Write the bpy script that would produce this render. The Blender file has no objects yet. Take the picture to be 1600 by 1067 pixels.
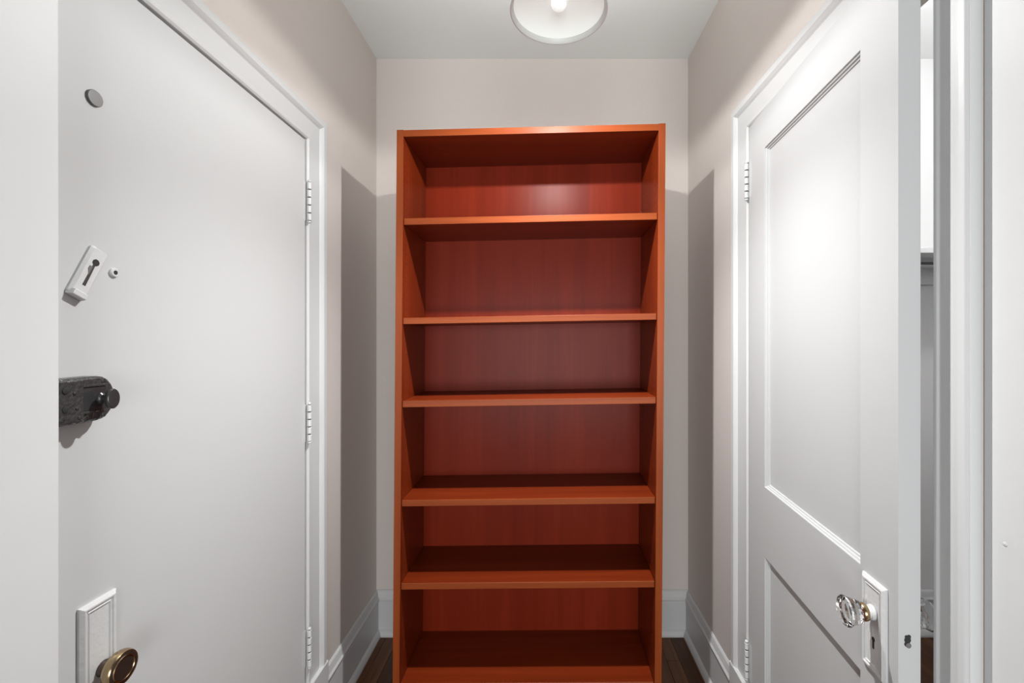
import bpy, bmesh, math, random
from mathutils import Vector, Matrix
random.seed(4)
S = bpy.context.scene
COL = S.collection

# ------------------------------------------------------------------ camera, world, exposure, main light
F = 700.0                 # focal length in pixels of the 1600 px wide frame
ZC = 1.385                # eye height
VX, VY = 848.0, 527.0     # vanishing point of the room's depth
cd = bpy.data.cameras.new('camera')
cd.sensor_width = 36.0
cd.lens = F / 1600.0 * 36.0
cd.shift_x = -(VX - 800.0) / 1600.0
cd.shift_y = -(533.5 - VY) / 1600.0
cd.clip_start = 0.02
cam = bpy.data.objects.new('camera', cd)
COL.objects.link(cam)
cam.location = (0, 0, ZC)
cam.rotation_euler = (math.radians(90), 0, 0)
S.camera = cam

w = bpy.data.worlds.new('world'); S.world = w; w.use_nodes = True
bg = w.node_tree.nodes['Background']
bg.inputs[0].default_value = (0.97, 0.985, 1.0, 1)
bg.inputs[1].default_value = 0.06

S.view_settings.view_transform = 'Standard'
S.view_settings.look = 'None'
S.view_settings.exposure = 0.0
S.view_settings.gamma = 1.0
S.view_settings.use_curve_mapping = False

LK = 1.145 / 1.163
LX, LY, LZ = 0.0415 * LK, 1.163 * LK, ZC + 507.0 / 602.0 * LK     # centre of the pendant's rim
for tx, ty in ((-1, 0), (1, 0), (0, 1)):                         # the pendant's bulbs, just below the rim of its dome
    ld = bpy.data.lights.new('pendant_bulb', 'SPOT')
    ld.energy = 8.6
    ld.color = (1.0, 0.99, 0.975)
    ld.spot_size = math.radians(179)
    ld.spot_blend = 0.12
    ld.shadow_soft_size = 0.010
    lo = bpy.data.objects.new('pendant_bulb', ld)
    COL.objects.link(lo)
    lo.location = (LX, LY, LZ - 0.026)
    t = math.radians(10)
    lo.rotation_euler = Vector((tx * math.sin(t), ty * math.sin(t), -math.cos(t))).to_track_quat('-Z', 'Y').to_euler()

dd = bpy.data.lights.new('lower_room_fill', 'SPOT')          # extra spot at the pendant, added to brighten the lower room
dd.spot_size = math.radians(128); dd.spot_blend = 1.0
dd.shadow_soft_size = 0.014
dd.energy = 92.0
dd.color = (1.0, 0.99, 0.975)
do = bpy.data.objects.new('lower_room_fill', dd)
COL.objects.link(do)
do.location = (LX, LY, LZ - 0.026)

ud = bpy.data.lights.new('ceiling_fill', 'SPOT')       # spot added above the closed dome to brighten the ceiling
ud.spot_size = math.radians(168); ud.spot_blend = 0.7
ud.energy = 17.0
ud.color = (1.0, 0.985, 0.96)
ud.shadow_soft_size = 0.025
uo = bpy.data.objects.new('ceiling_fill', ud)
COL.objects.link(uo)
uo.location = (LX, LY, LZ + 0.116)
uo.rotation_euler = (math.pi, 0, 0)

wd = bpy.data.lights.new('front_fill', 'AREA')            # broad unseen fill, added behind the camera to light from the front
wd.shape = 'RECTANGLE'; wd.size = 2.2; wd.size_y = 1.3
wd.energy = 92.0
wd.color = (1.0, 1.0, 1.0)
wo = bpy.data.objects.new('front_fill', wd)
COL.objects.link(wo)
wo.location = (0.0, -2.3, 1.15)
wo.rotation_euler = (math.radians(90), 0, 0)

cl = bpy.data.lights.new('closet_fill', 'POINT')  # unseen light, added to brighten the closet behind the gap
cl.energy = 20.0
cl.shadow_soft_size = 0.05
co = bpy.data.objects.new('closet_fill', cl)
COL.objects.link(co)
co.location = (1.35, 1.25, 2.5)

# ------------------------------------------------------------------ materials
def mat(name, color, rough=0.5, metallic=0.0, bump=0.0, bscale=60.0, var=0.0, spec=0.5, coat=0.0):
    m = bpy.data.materials.new(name); m.use_nodes = True
    nt = m.node_tree; b = nt.nodes['Principled BSDF']
    b.inputs['Base Color'].default_value = (*color, 1)
    b.inputs['Roughness'].default_value = rough
    b.inputs['Metallic'].default_value = metallic
    b.inputs['Specular IOR Level'].default_value = spec
    b.inputs['Coat Weight'].default_value = coat
    b.inputs['Coat Roughness'].default_value = 0.3
    if bump or var:
        tc = nt.nodes.new('ShaderNodeTexCoord')
        n = nt.nodes.new('ShaderNodeTexNoise'); n.inputs['Scale'].default_value = bscale
        n.inputs['Detail'].default_value = 4
        nt.links.new(tc.outputs['Object'], n.inputs['Vector'])
        if bump:
            bp = nt.nodes.new('ShaderNodeBump'); bp.inputs['Strength'].default_value = bump
            bp.inputs['Distance'].default_value = 0.002
            nt.links.new(n.outputs['Fac'], bp.inputs['Height'])
            nt.links.new(bp.outputs['Normal'], b.inputs['Normal'])
        if var:
            r = nt.nodes.new('ShaderNodeMixRGB'); r.blend_type = 'MIX'
            r.inputs[1].default_value = (*[c * (1 - var) for c in color], 1)
            r.inputs[2].default_value = (*[min(1, c * (1 + var)) for c in color], 1)
            nt.links.new(n.outputs['Fac'], r.inputs[0])
            nt.links.new(r.outputs[0], b.inputs['Base Color'])
    return m

def wood(name, cols, axis, rough=0.3, scale=1.0, coat=0.0, randomize=False, spec=0.5):
    """cols: dark, mid, light; axis: direction of the grain (0 x, 1 y, 2 z)."""
    m = bpy.data.materials.new(name); m.use_nodes = True
    nt = m.node_tree; b = nt.nodes['Principled BSDF']; L = nt.links.new
    tc = nt.nodes.new('ShaderNodeTexCoord')
    mp = nt.nodes.new('ShaderNodeMapping')
    sc = [22.0 * scale] * 3; sc[axis] = 0.9 * scale
    mp.inputs['Scale'].default_value = sc
    if randomize:
        geo = nt.nodes.new('ShaderNodeNewGeometry')
        L(geo.outputs['Position'], mp.inputs['Vector'])
    else:
        L(tc.outputs['Object'], mp.inputs['Vector'])
    n1 = nt.nodes.new('ShaderNodeTexNoise'); n1.inputs['Scale'].default_value = 1.0
    n1.inputs['Detail'].default_value = 6; n1.inputs['Distortion'].default_value = 0.6
    n2 = nt.nodes.new('ShaderNodeTexNoise'); n2.inputs['Scale'].default_value = 7.0
    n2.inputs['Detail'].default_value = 3
    L(mp.outputs[0], n1.inputs['Vector']); L(mp.outputs[0], n2.inputs['Vector'])
    mx = nt.nodes.new('ShaderNodeMath'); mx.operation = 'MULTIPLY_ADD'
    mx.inputs[1].default_value = 0.25; L(n2.outputs['Fac'], mx.inputs[0]); 
    m2 = nt.nodes.new('ShaderNodeMath'); m2.operation = 'MULTIPLY'; m2.inputs[1].default_value = 0.75
    L(n1.outputs['Fac'], m2.inputs[0]); L(m2.outputs[0], mx.inputs[2])
    fac = mx.outputs[0]
    if randomize:
        oi = nt.nodes.new('ShaderNodeObjectInfo')
        ad = nt.nodes.new('ShaderNodeMath'); ad.operation = 'MULTIPLY_ADD'
        ad.inputs[1].default_value = 0.35; L(oi.outputs['Random'], ad.inputs[0])
        sb = nt.nodes.new('ShaderNodeMath'); sb.operation = 'SUBTRACT'; sb.inputs[1].default_value = 0.17
        L(fac, sb.inputs[0]); L(sb.outputs[0], ad.inputs[2]); fac = ad.outputs[0]
    cr = nt.nodes.new('ShaderNodeValToRGB')
    e = cr.color_ramp.elements
    e[0].position = 0.25; e[0].color = (*cols[0], 1)
    e[1].position = 0.75; e[1].color = (*cols[2], 1)
    mid = e.new(0.5); mid.color = (*cols[1], 1)
    L(fac, cr.inputs[0]); L(cr.outputs[0], b.inputs['Base Color'])
    b.inputs['Roughness'].default_value = rough
    b.inputs['Coat Weight'].default_value = coat
    b.inputs['Coat Roughness'].default_value = 0.3
    b.inputs['Specular IOR Level'].default_value = spec
    bp = nt.nodes.new('ShaderNodeBump'); bp.inputs['Strength'].default_value = 0.08
    bp.inputs['Distance'].default_value = 0.001
    L(n2.outputs['Fac'], bp.inputs['Height']); L(bp.outputs['Normal'], b.inputs['Normal'])
    return m

M_WALL = mat('beige wall paint', (0.66, 0.61, 0.575), 0.7, bump=0.25, bscale=90, var=0.015)
M_CEIL = mat('ceiling paint', (0.84, 0.88, 0.865), 0.8, bump=0.15, bscale=60)
M_TRIM = mat('white gloss trim paint', (0.60, 0.61, 0.615), 0.42, bump=0.12, bscale=25, spec=0.35)
M_JAMB = mat('white jamb paint', (0.64, 0.65, 0.655), 0.55, bump=0.3, bscale=14)
M_DOOR = mat('white door paint', (0.56, 0.57, 0.575), 0.5, bump=0.2, bscale=9, spec=0.2)
M_DOOR2 = mat('darkened white door paint', (0.50, 0.51, 0.515), 0.5, bump=0.2, bscale=9, spec=0.15)  # door white darkened in colour to offset strong pendant light on this leaf
M_PAINTMETAL = mat('painted hinge metal', (0.62, 0.63, 0.635), 0.4, bump=0.4, bscale=120)
M_CLOSET = mat('closet white paint', (0.78, 0.78, 0.78), 0.6, bump=0.2, bscale=40)
CH = ((0.120, 0.0145, 0.0035), (0.158, 0.0205, 0.0045), (0.21, 0.030, 0.0065))  # panels and shelves: cherry darkened to deepen the shade inside the bookcase
CE = ((0.150, 0.0275, 0.0065), (0.205, 0.040, 0.0085), (0.265, 0.058, 0.0125))  # front edges: lighter cherry, lamplight put into the colour
M_CHV = wood('shaded cherry veneer upright', CH, 2, 0.33, coat=0.0, spec=0.16)
M_CHH = wood('shaded cherry veneer crosswise', CH, 0, 0.33, coat=0.0, spec=0.16)
M_EDV = wood('lit cherry edging upright', CE, 2, 0.4, spec=0.2)
M_EDH = wood('lit cherry edging crosswise', CE, 0, 0.4, spec=0.2)
CB = ((0.135, 0.012, 0.004), (0.172, 0.0165, 0.005), (0.22, 0.023, 0.007))
M_CHB = wood('cherry back board', CB, 2, 0.36, scale=0.6, coat=0.0, spec=0.12)
M_FLOOR = wood('dark oak strip', ((0.035, 0.012, 0.004), (0.075, 0.028, 0.009), (0.15, 0.062, 0.022)), 1, 0.4, spec=0.3, randomize=True)
M_FLOORGAP = mat('floor joint', (0.012, 0.006, 0.004), 0.8, bump=0.1)
M_BLACK = mat('worn black enamel', (0.060, 0.060, 0.061), 0.25, metallic=0.3, bump=1.0, bscale=160, var=0.75)
M_BLACKS = mat('smooth dark steel', (0.075, 0.075, 0.078), 0.3, metallic=0.6, bump=0.2, bscale=60)
M_STEEL = mat('grey steel disc', (0.17, 0.17, 0.17), 0.5, metallic=0.3, bump=0.2, bscale=80)
M_DARK = mat('dark cavity', (0.02, 0.02, 0.02), 0.8, bump=0.1)
M_SHAD = mat('slot shade', (0.06, 0.06, 0.06), 0.5, metallic=0.4, bump=0.2)  # shade inside the track's slot, given as a dark inset
M_BRASS = mat('antique brass', (0.44, 0.33, 0.19), 0.25, metallic=1.0, bump=0.15, bscale=40, var=0.15)
M_BRASSD = mat('dark patinated brass', (0.10, 0.075, 0.06), 0.32, metallic=0.8, bump=0.2, bscale=50)
M_COPPER = mat('copper shank', (0.50, 0.26, 0.15), 0.3, metallic=1.0, bump=0.1)
M_CHROME = mat('polished rod metal', (0.32, 0.32, 0.33), 0.2, metallic=1.0, bump=0.1, bscale=20)
M_PIN = mat('shelf pin hole', (0.03, 0.008, 0.004), 0.8, bump=0.1)
M_SHADE = mat('white enamel shade', (0.78, 0.79, 0.77), 0.35, bump=0.05)
M_RIM = mat('shade rim enamel', (0.62, 0.63, 0.61), 0.4, bump=0.05)

def glow(name, color, strength):
    m = mat(name, (0.72, 0.78, 0.75), 0.4, bump=0.03)
    b = m.node_tree.nodes['Principled BSDF']
    b.inputs['Emission Color'].default_value = (*color, 1)
    b.inputs['Emission Strength'].default_value = strength
    return m
M_DIFF = glow('lit frosted glass', (1.0, 1.0, 0.96), 0.34)
M_FINIAL = glow('lit bulb tip', (1.0, 1.0, 0.97), 0.5)

M_GLASS = bpy.data.materials.new('clear cut glass'); M_GLASS.use_nodes = True
_b = M_GLASS.node_tree.nodes['Principled BSDF']
_b.inputs['Transmission Weight'].default_value = 1.0
_b.inputs['Roughness'].default_value = 0.02
_b.inputs['IOR'].default_value = 1.5
_b.inputs['Base Color'].default_value = (0.97, 0.98, 0.98, 1)

# ------------------------------------------------------------------ mesh helpers
def bm_box(bm, x0, x1, y0, y1, z0, z1):
    v = [bm.verts.new(p) for p in ((x0, y0, z0), (x1, y0, z0), (x1, y1, z0), (x0, y1, z0),
                                   (x0, y0, z1), (x1, y0, z1), (x1, y1, z1), (x0, y1, z1))]
    for f in ((3, 2, 1, 0), (4, 5, 6, 7), (0, 1, 5, 4), (1, 2, 6, 5), (2, 3, 7, 6), (3, 0, 4, 7)):
        bm.faces.new([v[i] for i in f])
    return v

def bm_prism(bm, pts0, pts1):
    """two matching rings of points, capped."""
    a = [bm.verts.new(p) for p in pts0]; b = [bm.verts.new(p) for p in pts1]
    n = len(a)
    for i in range(n):
        bm.faces.new((a[i], a[(i + 1) % n], b[(i + 1) % n], b[i]))
    bm.faces.new(a[::-1]); bm.faces.new(b)

def bm_rings(bm, rings, closed=False, cap=True):
    """loft matching closed point rings."""
    vs = [[bm.verts.new(p) for p in r] for r in rings]
    n = len(vs[0]); m = len(vs)
    for k in range(m if closed else m - 1):
        a, b = vs[k], vs[(k + 1) % m]
        for i in range(n):
            bm.faces.new((a[i], a[(i + 1) % n], b[(i + 1) % n], b[i]))
    if cap and not closed:
        bm.faces.new(vs[0][::-1]); bm.faces.new(vs[-1])

def bm_lathe(bm, prof, mtx, n=32):
    """prof: (r, h) along local z of mtx. r == 0 closes with a fan."""
    rows = []
    for r, h in prof:
        if r < 1e-6:
            rows.append([bm.verts.new(mtx @ Vector((0, 0, h)))])
        else:
            rows.append([bm.verts.new(mtx @ Vector((r * math.cos(2 * math.pi * i / n), r * math.sin(2 * math.pi * i / n), h))) for i in range(n)])
    for a, b in zip(rows, rows[1:]):
        if len(a) == 1 and len(b) == 1: continue
        for i in range(n):
            j = (i + 1) % n
            if len(a) == 1: bm.faces.new((a[0], b[i], b[j]))
            elif len(b) == 1: bm.faces.new((a[i], b[0], a[j]))
            else: bm.faces.new((a[i], b[i], b[j], a[j]))
    for row, flip in ((rows[0], False), (rows[-1], True)):
        if len(row) > 1: bm.faces.new(row if flip else row[::-1])

def finish(name, bm, material, parent=None, bevel=0.0, smooth=False, seg=2, off=None):
    bmesh.ops.recalc_face_normals(bm, faces=bm.faces)
    if off is not None:
        bmesh.ops.translate(bm, verts=bm.verts, vec=-Vector(off))
    me = bpy.data.meshes.new(name); bm.to_mesh(me); bm.free()
    me.materials.append(material)
    o = bpy.data.objects.new(name, me); COL.objects.link(o)
    if parent is not None: o.parent = parent
    if smooth:
        for p in me.polygons: p.use_smooth = True
        if hasattr(me, 'set_sharp_from_angle'): me.set_sharp_from_angle(angle=math.radians(35))
    if bevel:
        b = o.modifiers.new('edge', 'BEVEL'); b.width = bevel; b.segments = seg
        b.limit_method = 'ANGLE'; b.angle_limit = math.radians(40)
    return o

def box(name, ext, material, parent=None, bevel=0.0, off=None):
    bm = bmesh.new(); bm_box(bm, *ext)
    return finish(name, bm, material, parent, bevel, off=off)

def empty(name, loc, rz=0.0):
    o = bpy.data.objects.new(name, None); COL.objects.link(o)
    o.location = loc; o.rotation_euler = (0, 0, rz); o.empty_display_size = 0.1
    return o

def tag(o, label, cat=None, kind=None, group=None):
    o['label'] = label
    if cat: o['category'] = cat
    if kind: o['kind'] = kind
    if group: o['group'] = group
    return o

# ------------------------------------------------------------------ room dimensions
XL, XR, YB, YN = -0.778, 0.680, 2.096, 0.655
ZT = ZC + 435.0 / 334.0
T = 0.10
L_Y0, L_Y1, L_TOP = 0.660, 1.454, 2.030       # entrance door opening on the left wall
R_Y0, R_Y1, R_TOP = 0.765, 1.452, 2.066       # closet opening on the right wall
PX0, PX1 = -0.706, 0.682                      # cased opening the camera looks through
CX = 2.25                                     # far side of the closet

# walls
bm = bmesh.new()
bm_box(bm, XL - T, XL, L_Y1, YB + T, 0, ZT)
bm_box(bm, XL - T, XL, YN - 0.155, L_Y1, L_TOP, ZT)
bm_box(bm, XL - T, XL, YN - 0.155, L_Y0, 0, L_TOP)
tag(finish('wall_left', bm, M_WALL), 'beige painted left wall around the flat white entrance door', 'wall', 'structure')
bm = bmesh.new()
bm_box(bm, XR, XR + T, R_Y1, YB, 0, ZT)
bm_box(bm, XR, XR + T, 0.694, R_Y1, R_TOP, ZT)
bm_box(bm, XR, XR + T, 0.694, R_Y0, 0, R_TOP)
tag(finish('wall_right', bm, M_WALL), 'beige painted right wall around the closet doorway', 'wall', 'structure')
tag(box('wall_back', (XL, XR + T, YB, YB + T, 0, ZT), M_WALL), 'beige back wall behind the tall cherry bookcase', 'wall', 'structure')
tag(box('ceiling', (XL - T, XR + T, YN - 0.155, YB + T, ZT, ZT + 0.08), M_CEIL), 'plain pale grey-white ceiling', 'ceiling', 'structure')

# the cased opening in front (its two white jambs stand at the frame's sides)
bm = bmesh.new()
bm_box(bm, XL - T - 0.9, PX0, YN - 0.155, YN, 0, ZT)
tag(finish('trim_1', bm, M_JAMB, bevel=0.003), 'white painted jamb of the near opening beside the entrance door', 'jamb', 'structure')
bm = bmesh.new()
bm_box(bm, PX1, PX1 + 0.6, YN - 0.155, 0.694, 0, ZT)
jamb_r = tag(finish('trim_2', bm, M_JAMB, bevel=0.003), 'white painted jamb with chips and nail dent beside the closet casing', 'jamb', 'structure')
# dent in the paint of the jamb
bm = bmesh.new()
yy = PX1 * F / (1570 - VX)
bm_lathe(bm, [(0.0010, 0.0009), (0.0034, 0.0), (0.0034, -0.001)], Matrix.Translation((PX1 - 0.0004, yy, ZC - (850 - VY) * yy / F)) @ Matrix.Rotation(-math.pi / 2, 4, 'Y'), 10)
finish('paint_blister', bm, M_TRIM, jamb_r, smooth=True)

# ------------------------------------------------------------------ door casings
CAS = [(0.0, 0.0), (0.0, 0.012), (0.006, 0.016), (0.016, 0.016), (0.020, 0.012), (0.080, 0.012), (0.086, 0.017),
       (0.094, 0.022), (0.112, 0.022), (0.118, 0.018), (0.122, 0.018), (0.122, 0.0)]
def casing(name, x, sgn, ya, yb, zt, near, label, b0=1.0):
    bm = bmesh.new()
    P = [(a, b * b0) for a, b in CAS]
    r = []
    r.append([(x + sgn * b, yb + a, 0) for a, b in P])
    r.append([(x + sgn * b, yb + a, zt + a * 0.86) for a, b in P])
    if near:
        r.append([(x + sgn * b, ya - a * near, zt + a * 0.86) for a, b in P])
        r.append([(x + sgn * b, ya - a * near, 0) for a, b in P])
    else:
        r.append([(x + sgn * b, ya, zt + a * 0.86) for a, b in P])
    bm_rings(bm, r)
    return tag(finish(name, bm, M_TRIM, bevel=0.0012), label, 'door casing', 'structure')
t3 = casing('trim_3', XL, 1, YN + 0.001, L_Y1 + 0.002, L_TOP, None, 'white moulded casing around the flat entrance door')
t4 = casing('trim_4', XR, -1, R_Y0, R_Y1 + 0.002, R_TOP, 0.585, 'white moulded casing around the panelled closet door')
def plinth(parent, x, sgn, y):
    xs = sorted((x, x + sgn * 0.0245))
    box('plinth_block', (xs[0], xs[1], y, y + 0.1245, 0.0, 0.250), M_TRIM, parent, 0.003)
plinth(t3, XL, 1, L_Y1 + 0.001)
plinth(t4, XR, -1, R_Y1 + 0.001)
# door frame linings
bm = bmesh.new()
bm_box(bm, XL - T, XL - 0.004, L_Y1 - 0.001, L_Y1 + 0.02, 0, L_TOP)
bm_box(bm, XL - T, XL - 0.004, L_Y0, L_Y1, L_TOP - 0.001, L_TOP + 0.02)
bm_box(bm, XL - T, XL - 0.048, L_Y0, L_Y1, 0, L_TOP)
tag(finish('trim_5', bm, M_TRIM), 'white frame lining behind the flat entrance door', 'door frame', 'structure')

# ------------------------------------------------------------------ baseboards
BAS = [(0.0, 0.0), (0.030, 0.0), (0.030, 0.010), (0.024, 0.022), (0.018, 0.028), (0.015, 0.030), (0.015, 0.152),
       (0.012, 0.155), (0.018, 0.160), (0.020, 0.170), (0.014, 0.178), (0.012, 0.186), (0.008, 0.200), (0.003, 0.206), (0.0, 0.206)]
def base(name, make, label):
    bm = bmesh.new(); bm_rings(bm, [[make(0, b, z) for b, z in BAS], [make(1, b, z) for b, z in BAS]])
    tag(finish(name, bm, M_TRIM, bevel=0.0012), label, 'baseboard', 'structure')
base('baseboard_left', lambda e, b, z: (XL + b, (L_Y1 + 0.124) if e == 0 else YB - b, z), 'white moulded baseboard along the left wall by the entrance door')
base('baseboard_back', lambda e, b, z: ((XL + b) if e == 0 else XR - b, YB - b, z), 'white moulded baseboard on the back wall behind the bookcase')
base('baseboard_right', lambda e, b, z: (XR - b, (R_Y1 + 0.124) if e == 0 else YB - b, z), 'white moulded baseboard along the right wall by the closet door')

# ------------------------------------------------------------------ floor of oak strips
fl = tag(box('floor', (XL - T, CX, -0.6, YB + T, -0.06, -0.011), M_FLOORGAP), 'dark stained oak strip floor', 'floor', 'structure')
unit = None
PW = 0.057
def plank(x, y0, y1):
    global unit
    if unit is None:
        bm = bmesh.new(); bm_box(bm, 0.0006, PW - 0.0006, 0.0008, 0.9992, -0.0105, 0)
        o = finish('plank', bm, M_FLOOR, fl, bevel=0.0007, seg=1); unit = o
    else:
        o = unit.copy(); COL.objects.link(o); o.parent = fl
    o.location = (x, y0, random.uniform(-0.0003, 0.0)); o.scale = (1, y1 - y0, 1)
x = XL - 0.002
while x < CX - 0.02:
    y = -0.6 if x < XR + 0.05 else 0.3
    y -= random.uniform(0, 0.0)
    cut = random.uniform(1.2, 1.95)
    plank(x, y, cut); plank(x, cut, YB)
    x += PW

# ------------------------------------------------------------------ closet beyond the ajar door
bm = bmesh.new()
bm_box(bm, XR + T, CX, YB, YB + T, 0, ZT)
bm_box(bm, CX, CX + T, 0.2, YB + T, 0, ZT)
bm_box(bm, XR + T, CX, 0.2, 0.3, 0, ZT)
bm_box(bm, XR + T, XR + T + 0.004, R_Y1 + 0.001, YB, 0, ZT)
tag(finish('wall_closet', bm, M_CLOSET), 'white closet walls seen through the gap beside the open door', 'wall', 'structure')
tag(box('ceiling_closet', (XR + T, CX + T, 0.2, YB + T, ZT, ZT + 0.08), M_CLOSET), 'white ceiling inside the closet', 'ceiling', 'structure')
base('baseboard_closet', lambda e, b, z: ((XR + T + 0.005) if e == 0 else CX, YB - b, z), 'white baseboard inside the closet')
sh = empty('closet_shelf', (1.5, YB, 1.72))
tag(sh, 'white closet shelf seen through the narrow gap beside the panelled door', 'shelf')
o3 = (1.5, YB, 1.72)
box('board', (XR + T + 0.006, CX - 0.002, 1.80, YB - 0.001, 1.725, 1.747), M_CLOSET, sh, 0.001, off=o3)
box('cleat', (XR + T + 0.006, CX - 0.002, YB - 0.021, YB - 0.001, 1.629, 1.7245), M_CLOSET, sh, 0.001, off=o3)
bm = bmesh.new()
bm_lathe(bm, [(0.016, XR + T + 0.006), (0.016, CX - 0.003)], Matrix.Translation((0, 1.95, 1.697)) @ Matrix.Rotation(math.pi / 2, 4, 'Y'), 20)
rod = finish('closet_rod', bm, M_CHROME, smooth=True)
tag(rod, 'shiny metal hanging rod under the closet shelf', 'rod')

# ------------------------------------------------------------------ hinges (child of a door), local frame given by mtx
def hinge(parent, mtx, z0, z1, leaf_dirs):
    bm = bmesh.new()
    n = 5; h = (z1 - z0) / n
    for k in range(n):
        bm_lathe(bm, [(0.0058, z0 + k * h + 0.0018), (0.0066, z0 + k * h + 0.0026), (0.0066, z0 + (k + 1) * h - 0.0026), (0.0058, z0 + (k + 1) * h - 0.0018)], mtx, 14)
    for z, s in ((z0, -1), (z1, 1)):
        bm_lathe(bm, [(0.0045, z), (0.0058, z + s * 0.003), (0.0045, z + s * 0.006), (0.0, z + s * 0.008)][::s], mtx, 12)
    hb = finish('hinge', bm, M_PAINTMETAL, parent, smooth=True)
    bm = bmesh.new()
    bm_lathe(bm, [(0.0042, z0), (0.0042, z1)], mtx, 10)
    finish('hinge_pin', bm, M_DARK, hb, smooth=True)
    bm = bmesh.new()
    for d in leaf_dirs:
        pts = [mtx @ Vector(p) for p in d]
        bm_box(bm, min(p.x for p in pts), max(p.x for p in pts), min(p.y for p in pts), max(p.y for p in pts), z0, z1)
    finish('hinge_leaf', bm, M_DOOR, hb)

# ------------------------------------------------------------------ entrance door (left)
DX = -0.768                     # its face
D1 = empty('door_1', (DX, L_Y1, 0.0))
tag(D1, 'flat white entrance door with black rim lock and brass knob in left wall', 'door', 'structure')
o1 = (DX, L_Y1, 0.0)
box('leaf', (DX - 0.045, DX, L_Y0 + 0.004, L_Y1 - 0.005, 0.008, L_TOP - 0.006), M_DOOR, D1, 0.002, off=o1)
for ya, yb in ((284, 345), (632, 690), (984, 1042)):
    sc = F / 1.450
    hinge(D1, Matrix.Translation((0.012, -0.002, 0)), ZC + (VY - yb) / sc, ZC + (VY - ya) / sc,
          [((-0.012, 0.0, 0), (-0.0114, -0.022, 0))])

def onL(px, py, X=DX):
    d = X * F / (px - VX)
    return d, ZC + (VY - py) * d / F
RX = Matrix.Rotation(math.pi / 2, 4, 'Y')       # local z -> +x (out of the left door)
def atL(y, z, x=DX): return Matrix.Translation((x, y, z)) @ RX

# peephole cover
y, z = onL(146, 153.5)
bm = bmesh.new()
bm_lathe(bm, [(0.0135, 0.0), (0.0138, 0.0030), (0.0128, 0.0042), (0.0, 0.0044)], atL(y, z), 32)
tag(finish('peephole_cover', bm, M_STEEL, D1, smooth=True, off=o1), 'round grey metal peephole cover')
# small grommet
y, z = onL(177, 426)
bm = bmesh.new()
bm_lathe(bm, [(0.0085, 0.0), (0.0085, 0.003), (0.007, 0.0045), (0.004, 0.0045), (0.0036, 0.001)], atL(y, z), 24)
gr = finish('grommet', bm, M_PAINTMETAL, D1, smooth=True, off=o1)
bm = bmesh.new()
bm_lathe(bm, [(0.0036, 0.0012), (0.0036, 0.0046), (0.0, 0.0046)], atL(y, z), 16)
finish('grommet_hole', bm, M_DARK, gr, off=o1)

# chain lock track, a tilted painted plate with a keyhole slot
pc = [onL(*p, X=DX + 0.008) for p in ((148, 387), (171, 394), (136, 467), (107, 456))]
bm = bmesh.new()
c0 = Vector((sum(p[0] for p in pc) / 4, sum(p[1] for p in pc) / 4))
ax = (Vector(pc[0]) + Vector(pc[1]) - Vector(pc[2]) - Vector(pc[3])).normalized()     # long axis, upwards
sx = Vector((ax.y, -ax.x))
hl = ((Vector(pc[0]) + Vector(pc[1]) - Vector(pc[2]) - Vector(pc[3])) / 4).length
hw = 0.0155
def trk(u, v, h):
    p = c0 + ax * u + sx * v
    return (DX + h, p.x, p.y)
def loop(hw_, hl_, h):
    r = []
    for cu, cv, a0 in ((1, 1, 0), (-1, 1, 90), (-1, -1, 180), (1, -1, 270)):
        for k in range(4):
            a = math.radians(a0 + k * 30)
            rr = 0.004
            r.append(trk(cu * (hl_ - rr) + rr * math.cos(a), cv * (hw_ - rr) + rr * math.sin(a), h))
    return r
bm_rings(bm, [loop(hw, hl, 0.0), loop(hw, hl, 0.004), loop(hw - 0.004, hl - 0.003, 0.008)])
ct = finish('chain_lock_track', bm, M_PAINTMETAL, D1, smooth=True, off=o1)
tag(ct, 'tilted white painted chain lock track')
# slot and keyhole
bm = bmesh.new()
bm_prism(bm, [trk(u, v, 0.0072) for u, v in ((-0.026, 0.0032), (0.016, 0.0022), (0.016, -0.002), (-0.026, -0.0025))],
         [trk(u, v, 0.00825) for u, v in ((-0.026, 0.0032), (0.016, 0.0022), (0.016, -0.002), (-0.026, -0.0025))])
finish('slot', bm, M_SHAD, ct, off=o1)
bm = bmesh.new()
p = trk(0.0195, 0.0008, 0.0072)
bm_lathe(bm, [(0.0062, 0.0), (0.0062, 0.0012), (0.0, 0.0012)], Matrix.Translation(p) @ RX, 8)
finish('keyhole', bm, M_DARK, ct, off=o1)
bm = bmesh.new()
bm_prism(bm, [trk(u, v, 0.0073) for u, v in ((0.004, -0.0065), (0.010, -0.006), (0.010, -0.001), (-0.006, -0.001))],
         [trk(u, v, 0.0086) for u, v in ((0.004, -0.0065), (0.010, -0.006), (0.010, -0.001), (-0.006, -0.001))])
finish('slot_tab', bm, M_STEEL, ct, off=o1)
# solid lower end stop of the track
bm = bmesh.new()
bm_prism(bm, [trk(u, v, 0.0) for u, v in ((-hl - 0.003, -hw + 0.001), (-hl - 0.003, hw - 0.001), (-hl + 0.009, hw - 0.001), (-hl + 0.009, -hw + 0.001))],
         [trk(u, v, 0.0125) for u, v in ((-hl - 0.003, -hw + 0.004), (-hl - 0.003, hw - 0.004), (-hl + 0.007, hw - 0.004), (-hl + 0.007, -hw + 0.004))])
finish('end_stop', bm, M_PAINTMETAL, ct, bevel=0.0015, off=o1)

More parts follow.
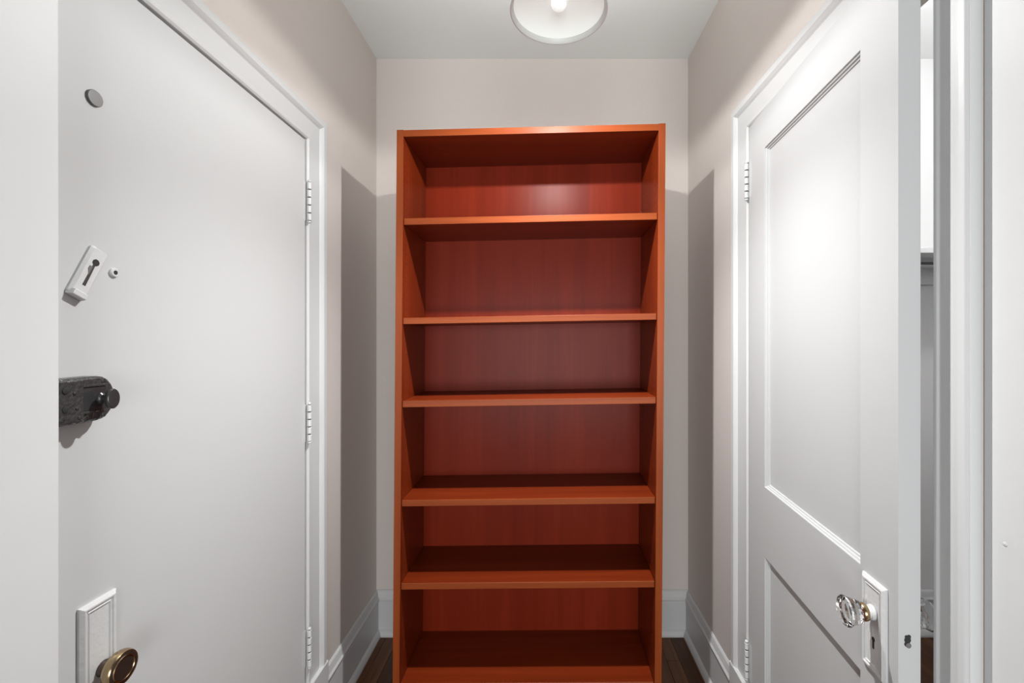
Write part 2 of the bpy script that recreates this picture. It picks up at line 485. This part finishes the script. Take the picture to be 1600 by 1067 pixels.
# black rim lock with oval thumb turn
ZL = 1.2835; HH = 0.037; YE = 0.7785
def lockring(h, ins=0.0):
    r = [(DX + h, 0.666, ZL - HH + ins), ]
    n = 10
    cy = YE - 0.030
    for k in range(n + 1):
        a = -math.pi / 2 + math.pi * k / n
        r.append((DX + h, cy + (0.030 - ins) * math.cos(a), ZL + (HH - ins) * math.sin(a)))
    r.append((DX + h, 0.666, ZL + HH - ins))
    return r
bm = bmesh.new()
bm_rings(bm, [lockring(0.0), lockring(0.023), lockring(0.027, 0.004)])
rl = finish('rim_lock', bm, M_BLACK, D1, bevel=0.001, off=o1)
tag(rl, 'worn black rim lock')
# raised body with recessed smooth slide
box('lock_cover', (DX + 0.0268, DX + 0.0325, 0.667, 0.7185, ZL - 0.0335, ZL + 0.0335), M_BLACK, rl, 0.002, off=o1)
box('slide_plate', (DX + 0.0268, DX + 0.0285, 0.719, 0.760, ZL - 0.0185, ZL + 0.0205), M_BLACKS, rl, 0.0008, off=o1)
for zz, hh in ((ZL + 0.0225, 0.002), (ZL - 0.0205, 0.002)):
    box('guide_rail', (DX + 0.0268, DX + 0.0305, 0.7188, 0.758, zz - hh, zz + hh), M_BLACK, rl, 0.0008, off=o1)
for yv, zv, rr, hh in ((0.7560, ZL + 0.0285, 0.0040, 0.0268), (0.7560, ZL - 0.0285, 0.0040, 0.0268), (0.6905, ZL + 0.019, 0.0052, 0.0324), (0.6905, ZL - 0.010, 0.0052, 0.0324), (0.712, ZL - 0.026, 0.0032, 0.0324), (0.704, ZL + 0.013, 0.0024, 0.0324), (0.708, ZL - 0.011, 0.0024, 0.0324)):
    bm = bmesh.new()
    bm_lathe(bm, [(rr, 0.0), (rr, 0.001), (rr * 0.5, 0.0016), (0.0, 0.0016)], atL(yv, zv, DX + hh), 16)
    finish('screw', bm, M_BLACKS if rr != 0.0052 else M_DARK, rl, smooth=True, off=o1)
bm = bmesh.new()
yt, zt_ = 0.7500, ZL - 0.001
bm_lathe(bm, [(0.0095, 0.0), (0.0085, 0.004), (0.006, 0.006), (0.0055, 0.013), (0.009, 0.0155), (0.0135, 0.017), (0.0140, 0.019), (0.0140, 0.0225), (0.0128, 0.024), (0.0, 0.0245)],
         atL(yt, zt_, DX + 0.0268) @ Matrix.Diagonal((1.2, 0.78, 1.0, 1.0)), 28)
finish('thumb_turn', bm, M_BLACKS, rl, smooth=True, off=o1)

# back plate and antique brass knob
def plate_rings(face, y0, y1, z0, z1, make):
    """raised plate with a bevelled, grooved border; make(u, z, h) gives the point."""
    R = []
    for ins, h in ((0.0, 0.0), (0.0, 0.003), (0.006, 0.0065), (0.009, 0.0065), (0.0105, 0.0045), (0.0125, 0.0045), (0.014, 0.006), (0.016, 0.004)):
        R.append([make(y0 + ins, z0 + ins, h), make(y1 - ins, z0 + ins, h), make(y1 - ins, z1 - ins, h), make(y0 + ins, z1 - ins, h)])
    return R
bm = bmesh.new()
bm_rings(bm, plate_rings(0, 0.738, 0.803, 0.752, 0.936, lambda u, z, h: (DX + h * 1.3, u, z)))
kp = finish('knob_plate', bm, M_PAINTMETAL, D1, bevel=0.0006, off=o1)
yk, zk = 0.7775, 0.8115
bm = bmesh.new()
bm_lathe(bm, [(0.0135, 0.0), (0.0140, 0.004), (0.0130, 0.008), (0.0110, 0.009), (0.0, 0.0092)], atL(yk, zk, DX + 0.006), 28)
kn = finish('knob_rose', bm, M_BRASSD, D1, smooth=True, off=o1)
tag(kn, 'dark brass rose behind the knob')
bm = bmesh.new()
bm_lathe(bm, [(0.0085, 0.008), (0.0080, 0.014), (0.0100, 0.020), (0.0, 0.020)], atL(yk, zk, DX + 0.006), 24)
finish('knob_shank', bm, M_COPPER, kn, smooth=True, off=o1)
KO = -0.002
def oval(prof, x0):
    bm = bmesh.new()
    m = Matrix.Translation((x0, yk, zk)) @ Matrix.Rotation(math.radians(0), 4, 'X') @ RX
    bm_lathe(bm, prof, m, 40)
    return bm
kb = finish('knob', oval([(0.010, 0.018), (0.018, 0.021), (0.0265, 0.028), (0.0290, 0.034), (0.0288, 0.039), (0.0280, 0.042), (0.0268, 0.0438), (0.0255, 0.0435), (0.0, 0.0435)], DX + KO), M_BRASS, D1, smooth=True, off=o1)
tag(kb, 'round antique brass knob with concentric rings')
finish('knob_ring', oval([(0.0256, 0.0434), (0.0250, 0.0438), (0.0205, 0.0438), (0.0200, 0.0434)], DX + KO), M_BRASSD, kb, smooth=True, off=o1)
finish('knob_ring', oval([(0.0212, 0.0434), (0.0205, 0.0452), (0.0188, 0.0452), (0.0180, 0.0434)], DX + KO), M_BRASS, kb, smooth=True, off=o1)
finish('knob_center', oval([(0.0182, 0.0434), (0.0178, 0.0440), (0.0, 0.0444)], DX + KO), M_BRASSD, kb, smooth=True, off=o1)

# ------------------------------------------------------------------ panelled closet door (right), ajar
HX, HY = 0.667, 1.450
DW, DT = 0.6815, 0.036
ang = math.atan2(-1.0, -0.0814)
D2 = empty('door_2', (HX, HY, 0.0), ang)
tag(D2, 'white two-panel closet door standing ajar with a cut glass knob', 'door', 'structure')
# local: x along the leaf from the hinge, y = 0 room face, +y towards the closet
PA, PB = 0.122, 0.578
UP0, UP1, LP0, LP1 = 0.941, 1.948, 0.235, 0.736
DZ1 = R_TOP - 0.004
box('stile', (0.003, PA, 0, DT, 0.008, DZ1), M_DOOR2, D2)
box('stile', (PB, DW, 0, DT, 0.008, DZ1), M_DOOR2, D2, 0.0)
box('rail', (PA, PB, 0, DT, UP1, DZ1), M_DOOR2, D2)
box('rail', (PA, PB, 0, DT, LP1, UP0), M_DOOR2, D2)
box('rail', (PA, PB, 0, DT, 0.008, LP0), M_DOOR2, D2)
for z0, z1 in ((UP0, UP1), (LP0, LP1)):
    box('panel', (PA, PB, 0.013, DT - 0.013, z0, z1), M_DOOR2, D2)
    for side in (0, 1):
        bm = bmesh.new()
        P = [(0.0, 0.0), (0.0015, 0.0004), (0.0025, 0.004), (0.0055, 0.0055), (0.0065, 0.009), (0.0095, 0.0098), (0.011, 0.013), (0.0, 0.013)]
        fy = (lambda b: b) if side == 0 else (lambda b: DT - b)
        bm_rings(bm, [[(PA + a, fy(b), z0 + a) for a, b in P], [(PB - a, fy(b), z0 + a) for a, b in P],
                      [(PB - a, fy(b), z1 - a) for a, b in P], [(PA + a, fy(b), z1 - a) for a, b in P]], closed=True)
        finish('panel_moulding', bm, M_DOOR2, D2)
for ya, yb in ((255, 310), (1004, 1060)):
    sc = F / 1.448
    hinge(D2, Matrix.Translation((0.0, -0.007, 0)), ZC + (VY - yb) / sc, ZC + (VY - ya) / sc,
          [((0.004, 0.0065, 0), (0.024, 0.0075, 0))])
# plates, glass knobs, keyhole
RY = Matrix.Rotation(math.pi / 2, 4, 'X')          # local z -> -y (towards the room)
KX, KZ = 0.6225, 0.876
for side in (0, 1):
    s = -1 if side == 0 else 1
    y0 = 0.0 if side == 0 else DT
    bm = bmesh.new()
    bm_rings(bm, plate_rings(0, 0.589, 0.6565, 0.763, 0.936, lambda u, z, h: (u, y0 + s * h * 1.2, z)))
    finish('knob_plate', bm, M_PAINTMETAL, D2, bevel=0.0006)
    m = Matrix.Translation((KX, y0 + s * 0.006, KZ)) @ (RY if side == 0 else Matrix.Rotation(-math.pi / 2, 4, 'X'))
    bm = bmesh.new()
    bm_lathe(bm, [(0.0135, 0.0), (0.0125, 0.005), (0.0100, 0.007), (0.0095, 0.012), (0.0, 0.012)], m, 24)
    sp = finish('knob_shank', bm, M_PAINTMETAL, D2, smooth=True)
    bm = bmesh.new()
    bm_lathe(bm, [(0.0110, 0.011), (0.0150, 0.012), (0.0160, 0.015), (0.0160, 0.0195), (0.0150, 0.021), (0.0, 0.021)], m, 24)
    tag(finish('ferrule', bm, M_BRASS, sp, smooth=True), 'brass collar of the glass knob')
    bm = bmesh.new()
    bm_lathe(bm, [(0.0, 0.0215), (0.0150, 0.0215), (0.0205, 0.025), (0.0222, 0.034), (0.0272, 0.046), (0.0265, 0.0495), (0.0215, 0.0525), (0.0080, 0.0535), (0.0, 0.0535)], m, 12)
    tag(finish('glass_knob', bm, M_GLASS, D2), 'clear faceted glass door knob')
bm = bmesh.new()
kzz = 0.8195
bm_lathe(bm, [(0.0042, 0.0), (0.0042, 0.0056), (0.0, 0.0056)], Matrix.Translation((0.6240, 0.0, kzz + 0.007)) @ RY, 14)
bm_box(bm, 0.6240 - 0.0022, 0.6240 + 0.0022, -0.0056, 0, kzz - 0.010, kzz + 0.006)
finish('keyhole', bm, M_DARK, D2)
# latch bore in the door's edge with a chipped rim
bm = bmesh.new()
for k, (dy, dz, r) in enumerate(((0.0, 0.004, 0.0058), (-0.001, -0.003, 0.0048), (0.002, 0.010, 0.0035), (-0.002, 0.0095, 0.003), (0.0015, -0.006, 0.004))):
    bm_lathe(bm, [(r, 0.0), (r * 0.9, 0.0007 + 0.0001 * k), (0.0, 0.0007 + 0.0001 * k)], Matrix.Translation((DW, DT * 0.42 + dy, 0.861 + dz)) @ RX, 9)
lb = finish('latch_bore', bm, M_DARK, D2)
tag(lb, 'dark latch hole in the door edge')
bm = bmesh.new()
bm_lathe(bm, [(0.0048, 0.0), (0.0044, 0.0016), (0.0, 0.0022)], Matrix.Translation((DW, DT * 0.44, 0.8565)) @ RX, 14)
finish('latch_bolt', bm, M_CHROME, lb, smooth=True)

# ------------------------------------------------------------------ bookcase (slightly racked and turned, as it stands)
BX, BY = -0.499 - 0.0075 * 2.094, 1.532            # front left corner at the floor
HB = 2.094                                         # front left top
BW = 0.9155
shear = Matrix(((1.0, 0.0153, 0.0075, 0.0), (-0.0153, 1.0, 0.0, 0.0), (0.0, 0.0, 1.0, 0.0), (0, 0, 0, 1)))
BC = empty('bookcase', (BX, BY, 0.0))
tag(BC, 'tall cherry wood bookcase with five empty shelves against the back wall', 'bookcase')
SK = 0.0175                                        # rise of shelves per metre to the right
def bpart(name, x0, x1, y0, y1, z0, z1, m, bev=0.0012, tilt=True, parent=None, z0flat=False):
    bm = bmesh.new(); vs = bm_box(bm, x0, x1, y0, y1, z0, z1)
    for v in vs:
        zz = v.co.z
        if tilt and not (z0flat and abs(zz - z0) < 1e-6): zz += SK * v.co.x
        p = shear @ Vector((v.co.x, v.co.y, v.co.z)); v.co = (p.x, p.y, zz)
    return finish(name, bm, m, parent or BC, bev)
ST = 0.0232; BD = 0.284
bpart('side_panel', 0, ST, 0, BD + 0.012, 0, HB, M_CHV, z0flat=True)
bpart('side_panel', BW - ST, BW, 0, BD + 0.012, 0, HB, M_CHV, z0flat=True)
for o, xa in zip([c for c in BC.children if c.name.startswith('side_panel')], (0, BW - ST)):
    bpart('lit_edge_band', xa, xa + ST, -0.0012, 0.0012, 0, HB, M_EDV, 0.0008, parent=o, z0flat=True)
sides = [o for o in BC.children if o.name.startswith('side_panel')]
bpart('back_panel', ST, BW - ST, BD, BD + 0.008, 0.05, HB - 0.004, M_CHB, 0)
tp = bpart('top_panel', ST, BW - ST, 0.001, BD, HB - ST, HB - 0.001, M_CHH)
bpart('lit_edge_band', ST, BW - ST, -0.0002, 0.002, HB - ST - 0.0002, HB - 0.001, M_EDH, 0.0006, parent=tp)
scl = F / BY
for py0, py1 in ((341.2, 351.6), (496.9, 506.8), (626.4, 636.7), (781.5, 791.5), (911.5, 921.5), (1068.0, 1080.0)):
    zt = ZC + (VY - py0) / (F / (BY + 0.008)); zb = ZC + (VY - py1) / (F / (BY + 0.008))
    so = bpart('shelf', ST + 0.001, BW - ST - 0.001, 0.0095, BD - 0.001, zb + 0.0003, zt - 0.0003, M_CHH, 0)
    bpart('lit_edge_band', ST + 0.001, BW - ST - 0.001, 0.008, 0.0105, zb, zt, M_EDH, 0.0014, parent=so)
bpart('kick_plate', ST, BW - ST, 0.03, 0.048, 0.0, zb - 0.0005, M_CHH, z0flat=True)
# rows of shelf pin holes
for o, xx, d in ((sides[0], ST, 1), (sides[1], BW - ST, -1)):
    bm = bmesh.new()
    for yy in (0.045, BD - 0.05):
        z = 0.30
        while z < HB - 0.12:
            p = shear @ Vector((xx, yy, z)); p.z += SK * xx
            bm_lathe(bm, [(0.0026, -0.001), (0.0026, 0.0003), (0.0, 0.0003)], Matrix.Translation(p) @ Matrix.Rotation(d * math.pi / 2, 4, 'Y'), 8)
            z += 0.032
    h = finish('pin_hole', bm, M_PIN, o)
    h['kind'] = 'stuff'

# ------------------------------------------------------------------ pendant lamp
PL = empty('pendant_lamp', (LX, LY, ZT))
tag(PL, 'white dome pendant lamp with lit frosted disc hanging from the ceiling', 'lamp')
o5 = (LX, LY, ZT)
m = Matrix.Translation((LX, LY, LZ)) @ Matrix.Diagonal((LK, LK, LK, 1))
HT = (ZT - LZ) / LK
bm = bmesh.new()
bm_lathe(bm, [(0.1165, 0.013), (0.1205, 0.001), (0.123, -0.001), (0.1262, 0.000), (0.1265, 0.003), (0.122, 0.016), (0.110, 0.040), (0.088, 0.062), (0.055, 0.080), (0.022, 0.088), (0.018, 0.092),
             (0.0, 0.092)], m, 64)
bmesh.ops.delete(bm, geom=[f for f in bm.faces if len(f.verts) > 4], context='FACES')
finish('shade', bm, M_RIM, PL, smooth=True, off=o5)
bm = bmesh.new()
bm_lathe(bm, [(0.1173, 0.0115), (0.107, 0.018), (0.08, 0.028), (0.04, 0.034), (0.0, 0.036)], m, 64)
bmesh.ops.delete(bm, geom=[f for f in bm.faces if len(f.verts) > 4], context='FACES')
finish('diffuser', bm, M_DIFF, PL, smooth=True, off=o5)
bm = bmesh.new()
bm_lathe(bm, [(0.0, 0.006), (0.010, 0.008), (0.017, 0.014), (0.0205, 0.022), (0.0190, 0.030), (0.014, 0.036), (0.0, 0.036)], m, 32)
finish('finial', bm, M_FINIAL, PL, smooth=True, off=o5)
bm = bmesh.new()
bm_lathe(bm, [(0.006, 0.09), (0.006, HT - 0.02)], m, 16)
finish('stem', bm, M_SHADE, PL, smooth=True, off=o5)
bm = bmesh.new()
bm_lathe(bm, [(0.006, HT - 0.035), (0.03, HT - 0.03), (0.055, HT - 0.012), (0.06, HT), (0.0, HT)], m, 32)
finish('canopy', bm, M_SHADE, PL, smooth=True, off=o5)
